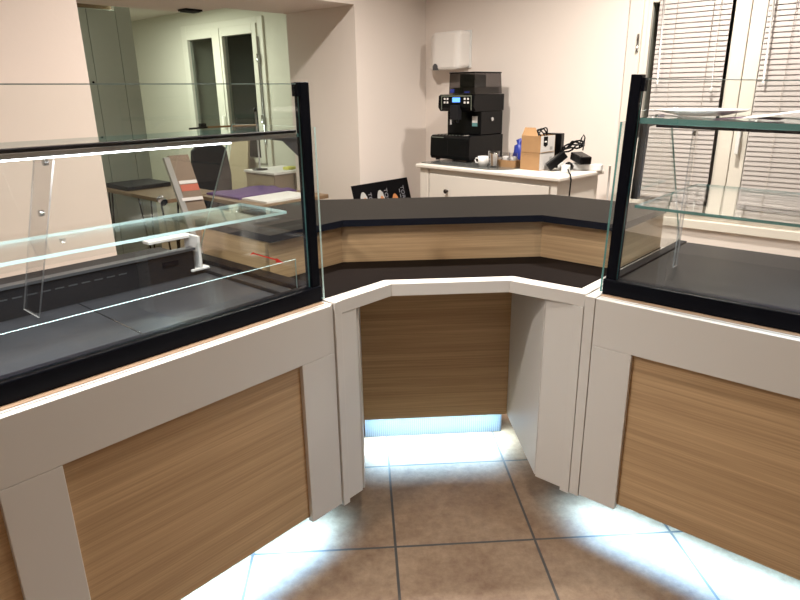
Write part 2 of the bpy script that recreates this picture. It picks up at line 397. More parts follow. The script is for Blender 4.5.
# ------------------------------------------------------------------ display counters
A = (-.09, 1.742, 0); B = (.652, 1.747, 0)
def counter(side):
    L = side == 'L'; sx = -1 if L else 1
    if L:
        t = thing('display_counter', 'left glass-fronted display counter with a black vented tray well and an LED-lit upper shelf', 'display counter', A, R45)
    else:
        t = thing('display_counter', 'right glass-fronted display counter by the blinds, with a plate on its upper glass shelf', 'display counter', B, -R45)
    END = 1.75
    def bx(u0, u1, v0, v1, z0, z1, thin=None, mb=None):
        return (mb or MB()).box(sx*u0, sx*u1, v0, v1, z0, z1, thin)
    def warp(mb):      # the right vitrine stands very slightly out of true
        if L: return mb
        def fn(x, y, z):
            k = max(0, z-.87)
            return (x+.034*k, y, z-.056*(x-.08)*k)
        return mb.map(fn)
    s0 = .013 if L else .040
    bx(s0, END, 0, .020, .663, .812).build('top_rail', M['white'], t, .0015)
    sts = (.013, .789, 1.565) if L else (.040, .816, 1.592)
    for u in sts: bx(u, u+.122, 0, .020, .13, .6625).build('stile', M['white'], t, .0015)
    for a, b in zip(sts, list(sts[1:])+[END]):
        if b-a > .2: bx(a+.110, b+.012, .014, .030, .145, .664).build('wood_panel', M['oak'], t)
    bx(s0, END, .0215, .029, .780, .8135).build('edge_strip', M['white'], t, .0012)
    bx(s0, END, .030, .058, .780, .8145).build('wood_lip', M['tan'], t)
    e0, e1 = (.0055, .0125) if L else (.0075, .0385)
    bx(e0, e1, -.003 if not L else .004, .75, .125, .8145).build('end_panel', M['white'], t, .001)
    bx(s0, END, .031, .75, .14, .78).build('carcass', M['white'], t)
    # recessed ribbed plinth and the LED strip that lights the floor
    pl = bx(s0+.10, END, .26, .275, .0, .139)
    pl.build('plinth', M['alu'], t)
    bx(s0+.02, END, .095, .109, .134, .1398).build('led_strip', M['led'], t)
    # black base frame
    fr0, fr1 = (.006, .10) if L else (.036, .066)
    bx(fr0, END, .046, .092, .815, .862).build('front_frame', M['black'], t, .003)
    if L:
        bx(fr0, .055, .093, .70, .815, .862).build('end_frame', M['black'], t, .002)
        bx(.056, .10, .093, .70, .815, .850).build('tray_ledge', M['blackmat'], t, .002)
        bx(.1015, .511, .093, .519, .815, .840).build('display_tray', M['tray'], t, .002)
        bx(.5135, 1.12, .093, .519, .815, .840).build('display_tray', M['tray'], t, .002)
        bx(1.1225, END, .093, .519, .815, .840).build('display_tray', M['tray'], t, .002)
        for u in (.5112, 1.1202): bx(u, u+.0021, .10, .518, .82, .8405).build('tray_seam', M['chrome'], t)
        bp = bx(.135, END, .520, .535, .815, .922).build('back_panel', M['blackmat'], t)
        bx(.13, END, .512, .545, .923, .931).build('ledge_cap', M['greymetal'], bp)
        g = MB()
        for i in range(30):
            u = .36+i*.036
            bx(u, u+.024, .519, .5203, .893, .8965, mb=g)
        g.build('vent_slots', M['greymetal'], bp)
        bx(.19, .245, .5175, .5195, .885, .903).build('display_window', M['black'], bp, .001)
        g = MB(); bx(.108, .118, .515, .60, .860, .965, mb=g); bx(.085, .150, .512, .56, .852, .860, mb=g); bx(.118, .26, .56, .60, .955, .965, mb=g)
        g.build('sill_bracket', M['plastic'], t, .002)
        bx(.135, END, .546, .74, .815, .900).build('rear_deck', M['blackmat'], t)
    else:
        bx(fr0, fr1, .093, .70, .815, .862).build('end_frame', M['black'], t, .002)
        bx(.0715, END, .093, .69, .815, .860).build('display_tray', M['trayR'], t, .002)
    # corner post
    pu0, pu1 = (.007, .037) if L else (.040, .070)
    pw = warp(bx(pu0, pu1, .052, .080, .815, 1.428 if L else 1.435)).build('corner_post', M['black'], t, .002)
    warp(bx(pu1+.0002, pu1+.009, .054, .078, 1.392, 1.427)).build('clamp', M['black'], pw, .001)
    # panes
    ed = [M['glass'], M['edge']]
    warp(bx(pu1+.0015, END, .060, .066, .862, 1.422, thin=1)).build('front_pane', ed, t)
    warp(bx(pu1+.0015, END, .060, .066, 1.4222, 1.4245)).build('polished_edge', M['edgetop'], t)
    su = -.001 if L else .030
    sp = MB(); prof = [(.044, .822), (.044, 1.312), (.43, 1.312), (.735, .822)]
    sp.prism(prof, sx*su, sx*(su+.006), 'x', (0, 0), 1)
    warp(sp).build('side_pane', [M['glass'], M['edgelight'] if L else M['edge']], t)
    # upper shelf
    z0 = 1.288 if L else 1.3085
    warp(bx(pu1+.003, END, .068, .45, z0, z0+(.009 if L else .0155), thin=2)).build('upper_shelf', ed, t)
    for u in ((pu0+pu1)/2-.004, 1.45):
        br = MB().prism([(.082, z0-.062), (.082, z0-.0015), (.25, z0-.0015), (.25, z0-.012), (.16, z0-.016)], sx*u, sx*(u+.006), 'x')
        warp(br).build('shelf_bracket', M['greymetal'], t)
    if L:
        lb = bx(pu1+.01, END, .067, .098, 1.2985, 1.3065).build('light_bar', M['black'], t, .002)
        bx(pu1+.01, END, .067, .071, 1.2878, 1.298).build('light_bar_trim', M['chrome'], lb)
        bx(.25, END, .074, .094, 1.2835, 1.2872).build('led_strip', M['ledwarm'], lb)
    else:
        lb = warp(bx(.12, END, .0675, .0735, 1.301, 1.3083)).build('light_bar', M['black'], t)  # added housing that hides the strip behind it from the camera
        warp(bx(.13, END, .074, .084, 1.3055, 1.3083)).build('led_strip', M['ledwarm'], lb)  # unseen strip, added to give the tray its bluish light
        warp(bx(pu1+.001, pu1+.022, .082, .100, 1.10, 1.311)).build('inner_upright', M['greymetal'], t, .002)
    # middle shelf
    if L: ms = bx(.058, END, .12, .338, 1.075, 1.083, thin=2)
    else: ms = bx(.090, END, .075, .62, 1.077, 1.085, thin=2)
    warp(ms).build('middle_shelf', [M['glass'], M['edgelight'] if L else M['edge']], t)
    for u in ((.10, .60, 1.3) if L else (.13, .60, 1.3)):
        pin = MB().tube([(sx*u, .30, 1.066), (sx*u, .30, 1.0745)], .007, 10)
        warp(pin).build('shelf_pin', M['chrome'], t)
    # acrylic hangers
    for u in ((.655, 1.3) if L else (.155, .75)):
        v0, v1, lean = (.10, .205, .29) if L else (.265, .295, .02)
        ac = MB().prism([(v0+lean, .866), (v0, z0-.002), (v1, z0-.002), (v1+lean, .866)], sx*u, sx*(u+.004), 'x', (0, 0), 1)
        a_ = warp(ac).build('acrylic_hanger', [M['acryl'], M['edgeacryl']], t)
        for z in ((1.15, 1.268) if L else (1.275,)):
            vv = (v0+v1)/2+lean*(z0-z)/(z0-.866)
            sc = MB().tube([(sx*u-.003, vv, z), (sx*u+.007, vv, z)], .007, 10)
            warp(sc).build('screw', M['chrome'], a_)
    if L:
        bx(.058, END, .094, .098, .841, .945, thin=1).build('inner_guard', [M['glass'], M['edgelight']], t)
        # leaning rear sliding pane with its lock
        x0, x1 = .16, 1.0
        y = MB()
        y.hexa([(-x0,.655,.932),(-x1,.655,.932),(-x1,.660,.932),(-x0,.660,.932),(-x0,.465,1.278),(-x1,.465,1.278),(-x1,.470,1.278),(-x0,.470,1.278)])
        d = y.build('rear_sliding_pane', M['glass'], t, flip=True)
        MB().tube([(-.19, .560, 1.08), (-.19, .582, 1.09)], .012, 14).build('lock', M['chrome'], d)
    return t
CL = counter('L'); CR = counter('R')
# red arrow-shaped reflection, painted as thin red solids on the left front pane
reflm = MB()
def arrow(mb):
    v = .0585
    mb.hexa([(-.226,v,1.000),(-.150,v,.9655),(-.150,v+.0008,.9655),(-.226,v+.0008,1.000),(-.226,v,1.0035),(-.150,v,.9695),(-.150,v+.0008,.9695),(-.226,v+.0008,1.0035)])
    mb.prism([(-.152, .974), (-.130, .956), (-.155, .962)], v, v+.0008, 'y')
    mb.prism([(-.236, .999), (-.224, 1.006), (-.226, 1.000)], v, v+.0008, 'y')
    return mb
arrow(reflm).build('arrow_reflection', M['red'], CL)['label'] = 'small red arrow-shaped reflection painted on the glass'

# ------------------------------------------------------------------ corner counter between them
t = thing('corner_counter', 'white trimmed corner counter with black worktop and open wood-backed knee space between the two displays', 'counter', (.28, 1.75, 0))
OX, OY = .28, 1.75
def W(p): return (p[0]-OX, p[1]-OY)
s2 = S
def Lp(u, v): return (A[0]-s2*u-s2*v, A[1]-s2*u+s2*v)
def Rp(u, v): return (B[0]+s2*u+s2*v, B[1]-s2*u+s2*v)
eL, eR = -.001, .001
oL0 = Lp(.0045, 0); oR0 = Rp(.006, 0)
oL1 = (.083, 1.908); oR1 = (.465, 1.908)
iL0 = Lp(.0045, .05); iL1 = (.062, 1.957); iR1 = (.489, 1.957); iR0 = Rp(-.030, .05)
edge = MB()
def quadprism(mb, pts, z0, z1): mb.prism([W(p) for p in pts], z0, z1)
iR0b = Rp(.006, .05)
for q in ((oL0, oL1, iL1, iL0), (oL1, oR1, iR1, iL1), (oR1, oR0, iR0b, iR1)): quadprism(edge, q, .778, .8185)
edge.build('white_edging', M['white'], t, .0012)
e2 = MB(); quadprism(e2, [Rp(-.030, .0505), Rp(.006, .0505), Rp(.006, .74), Rp(-.030, .74)], .778, .8185)
e2.build('white_edging', M['white'], t, .0012)
bL = Lp(.0045, .72); bR = Rp(-.0305, .72)
kL = (-.258, 2.602); 
# back edge of the slab
def line_pt(u_side, v, y):
    # point of the wing line at depth v where it reaches y
    P = Lp(0, v) if u_side == 'L' else Rp(0, v)
    d = y-P[1]
    return (P[0]+d, y) if u_side == 'L' else (P[0]-d, y)
YB = 2.61
wt = MB(); quadprism(wt, [iL0, iL1, iR1, Rp(-.0305, .0505), bR, line_pt('R', .72, YB), line_pt('L', .72, YB), bL], .785, .8192)
wt.build('worktop', M['worktop'], t)
MB().box(-.022-OX, .566-OX, 2.276-OY, 2.292-OY, .13, .777).build('wood_panel', M['oak'], t)
MB().box(.5665-OX, .5845-OX, 1.845-OY, 2.385-OY, .13, .777).build('side_wall', M['white'], t, .001)
MB().box(-.0405-OX, -.0225-OX, 1.815-OY, 2.385-OY, .13, .777).build('side_wall', M['white'], t, .001)
def wing(P, u0, u1, v0, v1, z0, z1, name, mat, bev=.0012):
    mb = MB(); quadprism(mb, [P(u0, v0), P(u1, v0), P(u1, v1), P(u0, v1)], z0, z1); return mb.build(name, mat, t, bev)
wing(Lp, -.086, -.0225, .0, .018, .13, .777, 'stile', M['white'])
wing(Rp, -.122, -.0275, .0, .018, .13, .777, 'stile', M['white'])
wing(Lp, -.022, .0045, -.004, .70, .12, .8188, 'end_panel', M['white'])
wing(Rp, -.027, .005, -.003, .045, .12, .777, 'end_panel', M['white'])
MB().box(-.02-OX, .566-OX, 2.3605-OY, 2.372-OY, 0, .135).build('plinth', M['greymetal'], t)
pb = MB()
for i in range(66):
    x = -.018+i*.0088
    pb.box(x-OX, x+.004-OX, 2.3565-OY, 2.36-OY, .004, .132)
pb.build('ribbed_plinth', M['alu'], t)
MB().box(-.02-OX, .564-OX, 2.298-OY, 2.314-OY, .122, .1345).build('led_strip', M['led'], t)
MB().box(-.02-OX, .566-OX, 2.2925-OY, 2.372-OY, .1355, .16).build('base_board', M['blackmat'], t)

# raised bar standing on the worktop
t = thing('raised_bar', 'raised dark-topped bar with oak splashback running behind the corner counter worktop', 'bar', (.28, 2.2, .8195))
OX, OY = .28, 2.2; ZW = .8195
ZU = .953
cL_ = line_pt('L', .312, 2.195); cR_ = line_pt('R', .312, 2.195)
def wallseg(p, q, th, z0, z1, name, mat):
    d = Vector((q[0]-p[0], q[1]-p[1])).normalized(); n = Vector((-d.y, d.x))*th
    mb = MB(); mb.prism([W(p), W(q), W((q[0]+n.x, q[1]+n.y)), W((p[0]+n.x, p[1]+n.y))], z0-ZW, z1-ZW)
    return mb.build(name, mat, t)
wallseg(cL_, cR_, .018, ZW, ZU, 'splashback', M['oak'])
wallseg(Lp(-.010, .312), cL_, .018, ZW, ZU, 'splashback', M['oak'])
wallseg(cR_, Rp(-.034, .312), .018, ZW, ZU, 'splashback', M['oak'])
wallseg(Lp(-.010, .70), Lp(-.010, .3125), .016, ZW, ZU, 'end_board', M['oak'])
wallseg(Rp(-.034, .3125), Rp(-.034, .715), .016, ZW, ZU, 'end_board', M['oak'])
bk1, bk2 = line_pt('L', .68, 2.55), line_pt('R', .68, 2.55)
wallseg(bk1, bk2, .018, ZW, ZU, 'back_board', M['oak'])
wallseg(Lp(-.02, .68), bk1, .018, ZW, ZU, 'back_board', M['oak'])
wallseg(bk2, Rp(-.05, .68), .018, ZW, ZU, 'back_board', M['oak'])
fv, bv = .290, .725
yF, yBk = 2.172, 2.625
outline = [Lp(-.004, fv), line_pt('L', fv, yF), line_pt('R', fv, yF), Rp(-.028, fv), Rp(-.028, bv), line_pt('R', bv, yBk), line_pt('L', bv, yBk), Lp(-.004, bv)]
bt = MB(); bt.prism([W(p) for p in outline], ZU-ZW, .977-ZW, 'z', (1, 0), 1)
bt.build('bar_top', [M['bartop'], M['navy']], t)

# ------------------------------------------------------------------ sideboard and what stands on it
RS = radians(-50); SB = (1.045, 3.255, 0)
t = thing('sideboard', 'white painted chest of drawers against the back wall under the coffee machine', 'sideboard', SB, RS)
MB().box(-1.082, -.006, -.004, .455, .937, .960).build('top_board', M['whitepaint'], t, .006)
f = MB(); f.box(-1.055, -.035, .03, .44, .12, .936)
f.build('body', M['whitepaint'], t, .003)
for x0, x1 in ((-1.058, -.985), (-.075, -.032)):
    MB().box(x0, x1, .018, .07, .0, .9365).build('leg', M['whitepaint'], t, .003)
for x0, x1 in ((-1.058, -.985), (-.085, -.032)):
    MB().box(x0, x1, .40, .443, .0, .119).build('leg', M['whitepaint'], t, .003)
for z0, z1 in ((.665, .905), (.40, .655), (.14, .39)):
    d = MB().box(-.975, -.082, .016, .0295, z0, z1).build('drawer', M['whitepaint'], t, .003)
    for x in (-.815, -.222):
        k = MB().lathe([(.005, .0), (.006, .012), (.013, .018), (.014, .026), (.008, .031)], 16)
        zz = z0+(z1-z0)*.60
        k.map(lambda a, b, c: (x+a, .016-c, zz+b)).build('knob', M['knob'], d, flip=False)

def at_sb(x, y, z=.9605):
    c, s = cos(RS), sin(RS)
    return (SB[0]+c*x-s*y, SB[1]+s*x+c*y, z)
# glass mat
tr = thing('glass_tray', 'dark glass tray with a rounded end under the coffee machine and cups', 'tray', at_sb(0, 0, .9602), RS)
pts = [(-1.078, .05), (-.52, .03)]
for k in range(9):
    a = -pi/2+pi*k/8
    pts.append((-.50+.095*cos(a), .19+.155*sin(a)))
pts += [(-.52, .44), (-1.078, .44)]
MB().prism(pts, 0, .005).build('tray_plate', plain('grey_glass_plate', (.10, .105, .10), .12), tr)

# coffee machine
ZT = .9654
t = thing('coffee_machine', 'black bean-to-cup coffee machine with blue screen and smoked hopper on the white sideboard', 'coffee machine', at_sb(0, 0, ZT), RS)
def mz(z): return z-ZT
base = MB(); base.prism([(.205, mz(ZT+.012)), (.195, mz(1.00)), (.20, mz(1.115)), (.215, mz(1.128)), (.545, mz(1.128)), (.545, mz(ZT+.012))], -1.142, -.806, 'x')
bo = base.build('base', M['blk'], t, .006)
for x in (-1.11, -.84):
    for y in (.24, .41): MB().tube([(x, y, 0), (x, y, .013)], .016, 12).build('foot', M['blackmat'], t)
g = MB()
for i in range(9): g.box(-1.10+i*.028, -1.09+i*.028, .215, .30, mz(1.128), mz(1.132))
g.build('drip_grid', M['chrome'], bo)
MB().box(-1.125, -1.02, .196, .1985, mz(1.112), mz(1.117)).build('trim_line', M['chrome'], bo)
MB().box(-.985, -.82, .195, .2, mz(1.0), mz(1.10)).build('waste_drawer', M['blk'], bo, .004)
MB().box(-1.10, -.815, .32, .545, mz(1.1285), mz(1.2745)).build('body', M['blk'], t, .005)
hd = MB(); hd.prism([(.262, mz(1.275)), (.244, mz(1.30)), (.248, mz(1.37)), (.262, mz(1.379)), (.55, mz(1.379)), (.55, mz(1.275))], -1.115, -.812, 'x')
hd = hd.build('head', M['blk'], t, .004)
fr = MB()
for x0, x1, z0, z1 in ((-1.083, -1.076, 1.285, 1.373), (-.833, -.826, 1.285, 1.373), (-1.076, -.833, 1.366, 1.373)):
    fr.box(x0, x1, .2395, .2445, mz(z0), mz(z1))
fr.build('bezel', M['chrome'], hd)
MB().box(-.988, -.925, .2405, .2435, mz(1.332), mz(1.360)).build('screen', M['screen'], hd)
for x in (-1.055, -1.030, -.885, -.858):
    for z in (1.352, 1.330):
        MB().box(x-.007, x+.007, .2405, .2435, mz(z-.006), mz(z+.006)).build('button', M['paper'], hd, .001)
sp = MB(); sp.box(-.99, -.925, .222, .2615, mz(1.225), mz(1.312)); sp.tube([(-.972, .242, mz(1.225)), (-.972, .242, mz(1.208))], .008); sp.tube([(-.942, .242, mz(1.225)), (-.942, .242, mz(1.208))], .008)
sp.build('spout', M['blackmat'], t, .003)
MB().box(-.885, -.842, .3185, .3198, mz(1.205), mz(1.245)).build('label_plate', M['paper'], t)
MB().box(-.885, -.842, .3185, .3198, mz(1.183), mz(1.2045)).build('label_plate', M['teal'], t)
MB().box(-1.070, -1.060, .312, .3195, mz(1.19), mz(1.25)).build('key_tag', M['paper'], t)
MB().box(-1.066, -1.050, .312, .3195, mz(1.2505), mz(1.275)).build('key_tag', M['blue'], t)
MB().tube([(-.8149, .43, mz(1.225)), (-.808, .43, mz(1.225))], .012, 14).build('side_lock', M['chrome'], t)
ho = MB(); ho.prism([(.255, mz(1.380)), (.262, mz(1.503)), (.52, mz(1.503)), (.535, mz(1.380))], -1.03, -.822, 'x')
ho = ho.build('bean_hopper', M['smoke'], t)
MB().box(-1.033, -.819, .258, .525, mz(1.5035), mz(1.512)).build('hopper_lid', M['blk'], t, .003)
MB().box(-.945, -.939, .264, .515, mz(1.384), mz(1.50)).build('divider', M['blk'], ho)
MB().box(-1.02, -.83, .285, .51, mz(1.381), mz(1.42)).build('beans', plain('coffee_beans', (.02, .012, .008), .5, bump=.6, bump_scale=200), ho)
MB().box(-.90, -.86, .2555, .258, mz(1.388), mz(1.396)).build('badge', M['blue'], ho)
MB().box(-1.02, -.985, .2555, .258, mz(1.388), mz(1.41)).build('badge', M['blue'], ho)

# cup
t = thing('espresso_cup', 'small white espresso cup on the glass tray right of the coffee machine', 'cup', at_sb(-.632, .130, ZT), RS)
MB().lathe([(.020, 0), (.024, .002), (.031, .025), (.034, .058), (.0325, .058), (.029, .025), (.02, .006), (0.001, .005)], 28).build('cup_body', M['cup'], t)
MB().tube([(-.031, -.008, .045), (-.047, -.012, .046), (-.053, -.013, .034), (-.046, -.012, .020), (-.029, -.007, .018)], .0045, 8).build('cup_handle', M['cup'], t)
# tumbler with sachets
t = thing('tumbler', 'clear drinking glass filled with sugar sachets beside the white cup', 'glass', at_sb(-.552, .130, ZT), RS)
MB().lathe([(.030, 0), (.036, .095), (.0345, .095), (.029, .006), (.001, .006)], 28).build('glass_body', M['acryl'], t)
for i in range(7):
    a = i*.9; c_, s_ = cos(a)*.012, sin(a)*.012
    MB().hexa([(c_-.008, s_-.001, .008), (c_+.008, s_-.001, .008), (c_+.008, s_+.001, .008), (c_-.008, s_+.001, .008), (c_*1.5-.008, s_*1.5-.001, .075+.004*(i%3)), (c_*1.5+.008, s_*1.5-.001, .075), (c_*1.5+.008, s_*1.5+.001, .075), (c_*1.5-.008, s_*1.5+.001, .075+.004*(i%3))]).build('sachet', M['brownpaper'] if i % 2 else M['paper'], t)
# jar on low wooden box
t = thing('wooden_box', 'low wooden box on the glass tray carrying two small glass jars', 'box', at_sb(-.492, .205, ZT), RS)
f = MB().box(-.062, .062, -.04, .04, 0, .004)
for q in ((-.062, .062, -.04, -.034), (-.062, .062, .034, .04), (-.062, -.056, -.034, .034), (.056, .062, -.034, .034)): f.box(*q, .004, .040)
f.build('box_body', M['card'], t)
for i, (x, lab) in enumerate(((-.029, 'small clear glass jar in the low wooden box, next to the sachet glass'), (.0285, 'small clear glass jar in the low wooden box, next to the blue foil bag'))):
    j = thing('glass_jar', lab, 'jar', at_sb(-.492+x, .205, ZT+.0042), RS, 'jars in the wooden box')
    MB().lathe([(.021, 0), (.0245, .004), (.0245, .078), (.023, .078), (.023, .006), (.001, .005)], 24).build('jar_body', M['acryl'], j)
    MB().lathe([(.021, 0), (.021, .045), (.012, .05)], 20, (0, 0, .0065)).build('sugar', M['paper'], j)
# blue bag
bag = MB(); prof = [(.0005, 0), (.040, .002), (.046, .03), (.042, .075), (.030, .115), (.014, .128), (.022, .150), (.008, .157)]
bag.lathe(prof, 14)
bag.map(lambda x, y, z: (x*(1+.18*sin(9*z*20+x*60))+.02*z, y*(.7+.15*sin(z*70)), z+.004*sin(x*140)))
o = bag.build('foil_bag', M['blue'], None); o.location = at_sb(-.497, .30, ZT); o.rotation_euler = (0, 0, RS)
tag(o, 'crumpled dark blue foil bag squeezed behind the cardboard boxes', 'bag')
# two boxes
def carton(x0, x1, y0, y1, z0, z1, label, open_top):
    t = thing('carton', label, 'box', at_sb((x0+x1)/2, (y0+y1)/2, z0), RS, 'cardboard cartons by the cables')
    w, d, h = (x1-x0)/2, (y1-y0)/2, z1-z0
    f = MB().box(-w, w, -d, d, 0, .003)
    for q in ((-w, w, -d, -d+.003), (-w, w, d-.003, d), (-w, -w+.003, -d+.003, d-.003)): f.box(*q, .003, h)
    f.build('carton_body', M['card'], t)
    MB().box(w-.003, w, -d+.0031, d-.0031, .0031, h).build('printed_face', M['boxwhite'], t)
    MB().box(w, w+.0006, d-.05, d-.025, .012 if open_top else h-.045, .03 if open_top else h-.027).build('print_mark', M['metalgrey'], t)
    if open_top:
        l = MB().prism([(-.042, h-.004), (-.042, h-.052), (-.022, h-.062), (-.002, h-.052), (-.002, h-.004)], w, w+.0008, 'x')
        l.build('black_label', M['blk'], t)
        MB().box(w+.0008, w+.0014, -.033, -.012, h-.036, h-.028).build('label_print', M['paper'], t)
        fl = MB().hexa([(-w, -d, h), (w-.02, -d, h), (w-.02, -d+.003, h), (-w, -d+.003, h), (-w, -d+.03, h+.044), (w-.06, -d+.03, h+.044), (w-.06, -d+.033, h+.044), (-w, -d+.033, h+.044)])
        fl.build('open_flap', M['card'], t)
    else:
        MB().box(-w+.003, w-.003, -d+.003, d-.003, h-.004, h-.001).build('carton_lid', M['card'], t)
    return t
carton(-.392, -.262, .175, .325, .9605, 1.0595, 'lower closed cardboard carton with one white printed side, on the sideboard', False)
carton(-.388, -.258, .172, .318, 1.060, 1.152, 'upper open cardboard carton with a black label, stacked on the other carton', True)
lc = MB()
for i in range(5):
    pts = []
    for k in range(9):
        a = k/8*pi
        pts.append((-.03+i*.014+.012*sin(a*2+i), -.04+.09*k/8, .045+.058*sin(a)+.006*i))
    lc.tube(pts, .004, 6)
o = lc.build('tangled_cable', M['blk'], None); o.location = at_sb(-.318, .245, 1.068); o.rotation_euler = (0, 0, RS)
tag(o, 'tangle of black leads spilling out of the upper open carton', 'cable')
# dark upright box
o = MB().box(-.060, .060, -.022, .022, 0, .197).build('upright_box', M['blk'], None, .004)
o.location = at_sb(-.315, .385, .9605); o.rotation_euler = (0, 0, RS+radians(8)); tag(o, 'upright glossy black box standing behind the white-sided cartons', 'box')
# power strip, adapters, cables
t = thing('power_strip', 'white multi-socket power strip lying at the back of the sideboard', 'power strip', at_sb(-.115, .37, .9605), RS+radians(14))
MB().box(-.125, .125, -.026, .026, 0, .036).build('strip_body', M['plastic'], t, .005)
for x in (-.085, -.03, .025, .08):
    MB().lathe([(.019, .0362), (.019, .0375), (.012, .038)], 16, (x, 0, 0)).build('socket', M['boxwhite'], t)
def adapter(x, y, z, rz, tilt, label):
    o = MB().box(-.036, .036, -.06, .06, -.022, .022).build('power_adapter', M['blk'], None, .006)
    o.location = at_sb(x, y, z); o.rotation_euler = (radians(tilt), 0, RS+radians(rz)); return tag(o, label, 'adapter', 'black power adapters on the sideboard')
adapter(-.195, .245, 1.0175, -50, 40, 'black power adapter leaning beside the white carton face, nearest the sideboard edge')
adapter(-.10, .345, 1.0285, 60, 10, 'black power adapter lying on the power strip below the cable coil')
o = MB().lathe([(.012, 0), (.021, .004), (.023, .03), (.017, .038)], 18).build('round_plug', M['blk'], None)
o.location = at_sb(-.118, .275, .983); o.rotation_euler = (radians(70), 0, RS); tag(o, 'round black plug between the two power adapters', 'plug')
o = MB().box(-.020, .020, -.020, .020, 0, .042).build('white_plug', M['plastic'], None, .005)
o.location = at_sb(-.105, .205, .9605); o.rotation_euler = (0, 0, RS+.3); tag(o, 'small white plug at the sideboard edge above the hanging black cord', 'plug')
cb = MB(); pts = []
for k in range(49):
    a = k/48*2*pi*2.6
    pts.append((-.165+.058*cos(a)+.012*sin(3*a), .36+.03*sin(a), 1.090+.020*sin(a+.6)+.012*cos(2.3*a)))
cb.tube(pts, .0055, 6)
cb.tube([(-.125, .36, 1.085), (-.118, .37, 1.140), (-.108, .37, 1.155), (-.098, .37, 1.140), (-.10, .36, 1.07)], .004, 6)
cb.map(lambda x, y, z: (x, y, z-.9605))
o = cb.build('cable_coil', M['blk'], None); o.location = at_sb(0, 0, .9605); o.rotation_euler = (0, 0, RS)
tag(o, 'coiled black cable standing over the power strip', 'cable')
hc = MB().tube([(-.085, .195, .02), (-.05, .15, .010), (-.006, .095, .0065), (.006, .085, -.02), (.004, .08, -.12), (.002, .05, -.24), (.002, .03, -.45), (.002, .03, -.90)], .0042, 8)
o = hc.build('hanging_cord', M['blk'], None); o.location = at_sb(0, 0, .9605); o.rotation_euler = (0, 0, RS)
tag(o, 'thin black cord hanging down the right side of the white sideboard', 'cord')
o = MB().tube([(.0, .50, .02), (-.005, .51, -.10), (-.012, .52, -.40), (-.012, .52, -.90)], .006, 8).build('wall_cord', M['plastic'], None)
o.location = at_sb(0, 0, .9605); o.rotation_euler = (0, 0, RS); tag(o, 'white cord running down the wall behind the sideboard', 'cord')

# hand dryer / towel dispenser on the back wall
t = thing('towel_dispenser', 'white plastic paper towel dispenser mounted on the wall above the coffee machine', 'dispenser')
t.rotation_euler = (0, 0, R45)
b0, b1 = 2.672, 2.975
body = MB(); poly = [(WB-.001, b0), (WB-.125, b0+.012), (WB-.135, b0+.05), (WB-.135, b1-.07), (WB-.075, b1), (WB-.001, b1)]
lo = [(x, y, 1.555+(0 if x > WB-.05 else -.018)) for x, y in poly]; up = [(x+(0 if x > WB-.05 else .012), y, 1.785-(0 if y < b1-.04 else .018)) for x, y in poly]
n = len(poly); mb = MB(); mb.v = lo+up
mb.face(list(range(n))); mb.face([n+i for i in range(n)][::-1])
for i in range(n): mb.face([i, n+i, n+(i+1)%n, (i+1)%n])
mb.build('dispenser_cover', M['dispenser'], t, .02)
MB().box(WB-.0135, WB-.001, b0-.006, b1+.004, 1.55, 1.79).build('back_plate', M['plastic'], t, .002)
MB().prism([(b1-.118, 1.5385), (b1-.118, 1.566), (b1-.105, 1.58), (b1-.090, 1.58), (b1-.078, 1.566), (b1-.078, 1.5385)], WB-.1385, WB-.10, 'x').build('outlet', M['greymetal'], t)

# menu poster leaning on the left wall end
t = thing('menu_board', 'black menu board with dish pictures turned sideways, leaning behind the bar', 'menu board')
def poster_pt(a, h, off=0.):   # a along the wall, h up the leaning board
    k = h/.82
    b = 2.76+.22*k-off
    return (S*(a-b), S*(a+b), .815*k+.002*0)
mb = MB(); q = [poster_pt(2.885, 0), poster_pt(3.44, 0), poster_pt(3.44, .82), poster_pt(2.885, .82)]
q2 = [poster_pt(2.885, 0, -.008), poster_pt(3.44, 0, -.008), poster_pt(3.44, .82, -.008), poster_pt(2.885, .82, -.008)]
mb.hexa([q[0], q[1], q2[1], q2[0], q[3], q[2], q2[2], q2[3]])
mb.build('board', M['poster'], t)
ex = Vector((S, S, 0)); hv = (Vector(poster_pt(3, .82))-Vector(poster_pt(3, 0))).normalized(); nn = ex.cross(hv)
def dec(a, h, off=.0015): return Vector(poster_pt(a, h))+nn*off
def oval(a, h, ra, rh, mat, name, off):
    mb = MB(); n = 22
    c = dec(a, h, off)
    ring = [c+ex*ra*cos(2*pi*k/n)+hv*rh*sin(2*pi*k/n) for k in range(n)]
    mb.v = [tuple(p) for p in ring]+[tuple(p-nn*.0012) for p in ring]
    mb.face(list(range(n))); mb.face([n+k for k in range(n)][::-1])
    for k in range(n): mb.face([k, n+k, n+(k+1)%n, (k+1)%n])
    mb.build(name, mat, t)
for a, h, rf in ((2.972, .67, .028), (3.135, .665, .024), (3.275, .625, .034)):
    oval(a, h, .040, .105, M['dish'] if rf < .03 else M['food'], 'dish_picture', .0015)
    oval(a+.008, h-.01, rf, .075, M['food'], 'food_picture', .0028)
for a, h, sz in ((3.052, .762, .046), (3.212, .772, .046), (3.385, .772, .046)):
    # lettering reads downwards
    m4 = Matrix.Identity(4); X = -hv; Y = ex; Zv = X.cross(Y)
    for i_, vec in enumerate((X, Y, Zv)): m4.col[i_] = (*vec, 0)
    m4.translation = dec(a-.035, h, .0012)
    text_mesh('TORTA', sz, M['chalk'], t, m4)
    mb = MB()
    for k in range(5):
        p0 = dec(a-.055, h-.02-k*.035, .0012); p1 = dec(a-.055, h-.045-k*.035, .0012)
        w_ = ex*.008
        mb.hexa([p0, p0+w_, p0+w_-nn*.0008, p0-nn*.0008, p1, p1+w_, p1+w_-nn*.0008, p1-nn*.0008])
    mb.build('small_print', M['chalk'], t)

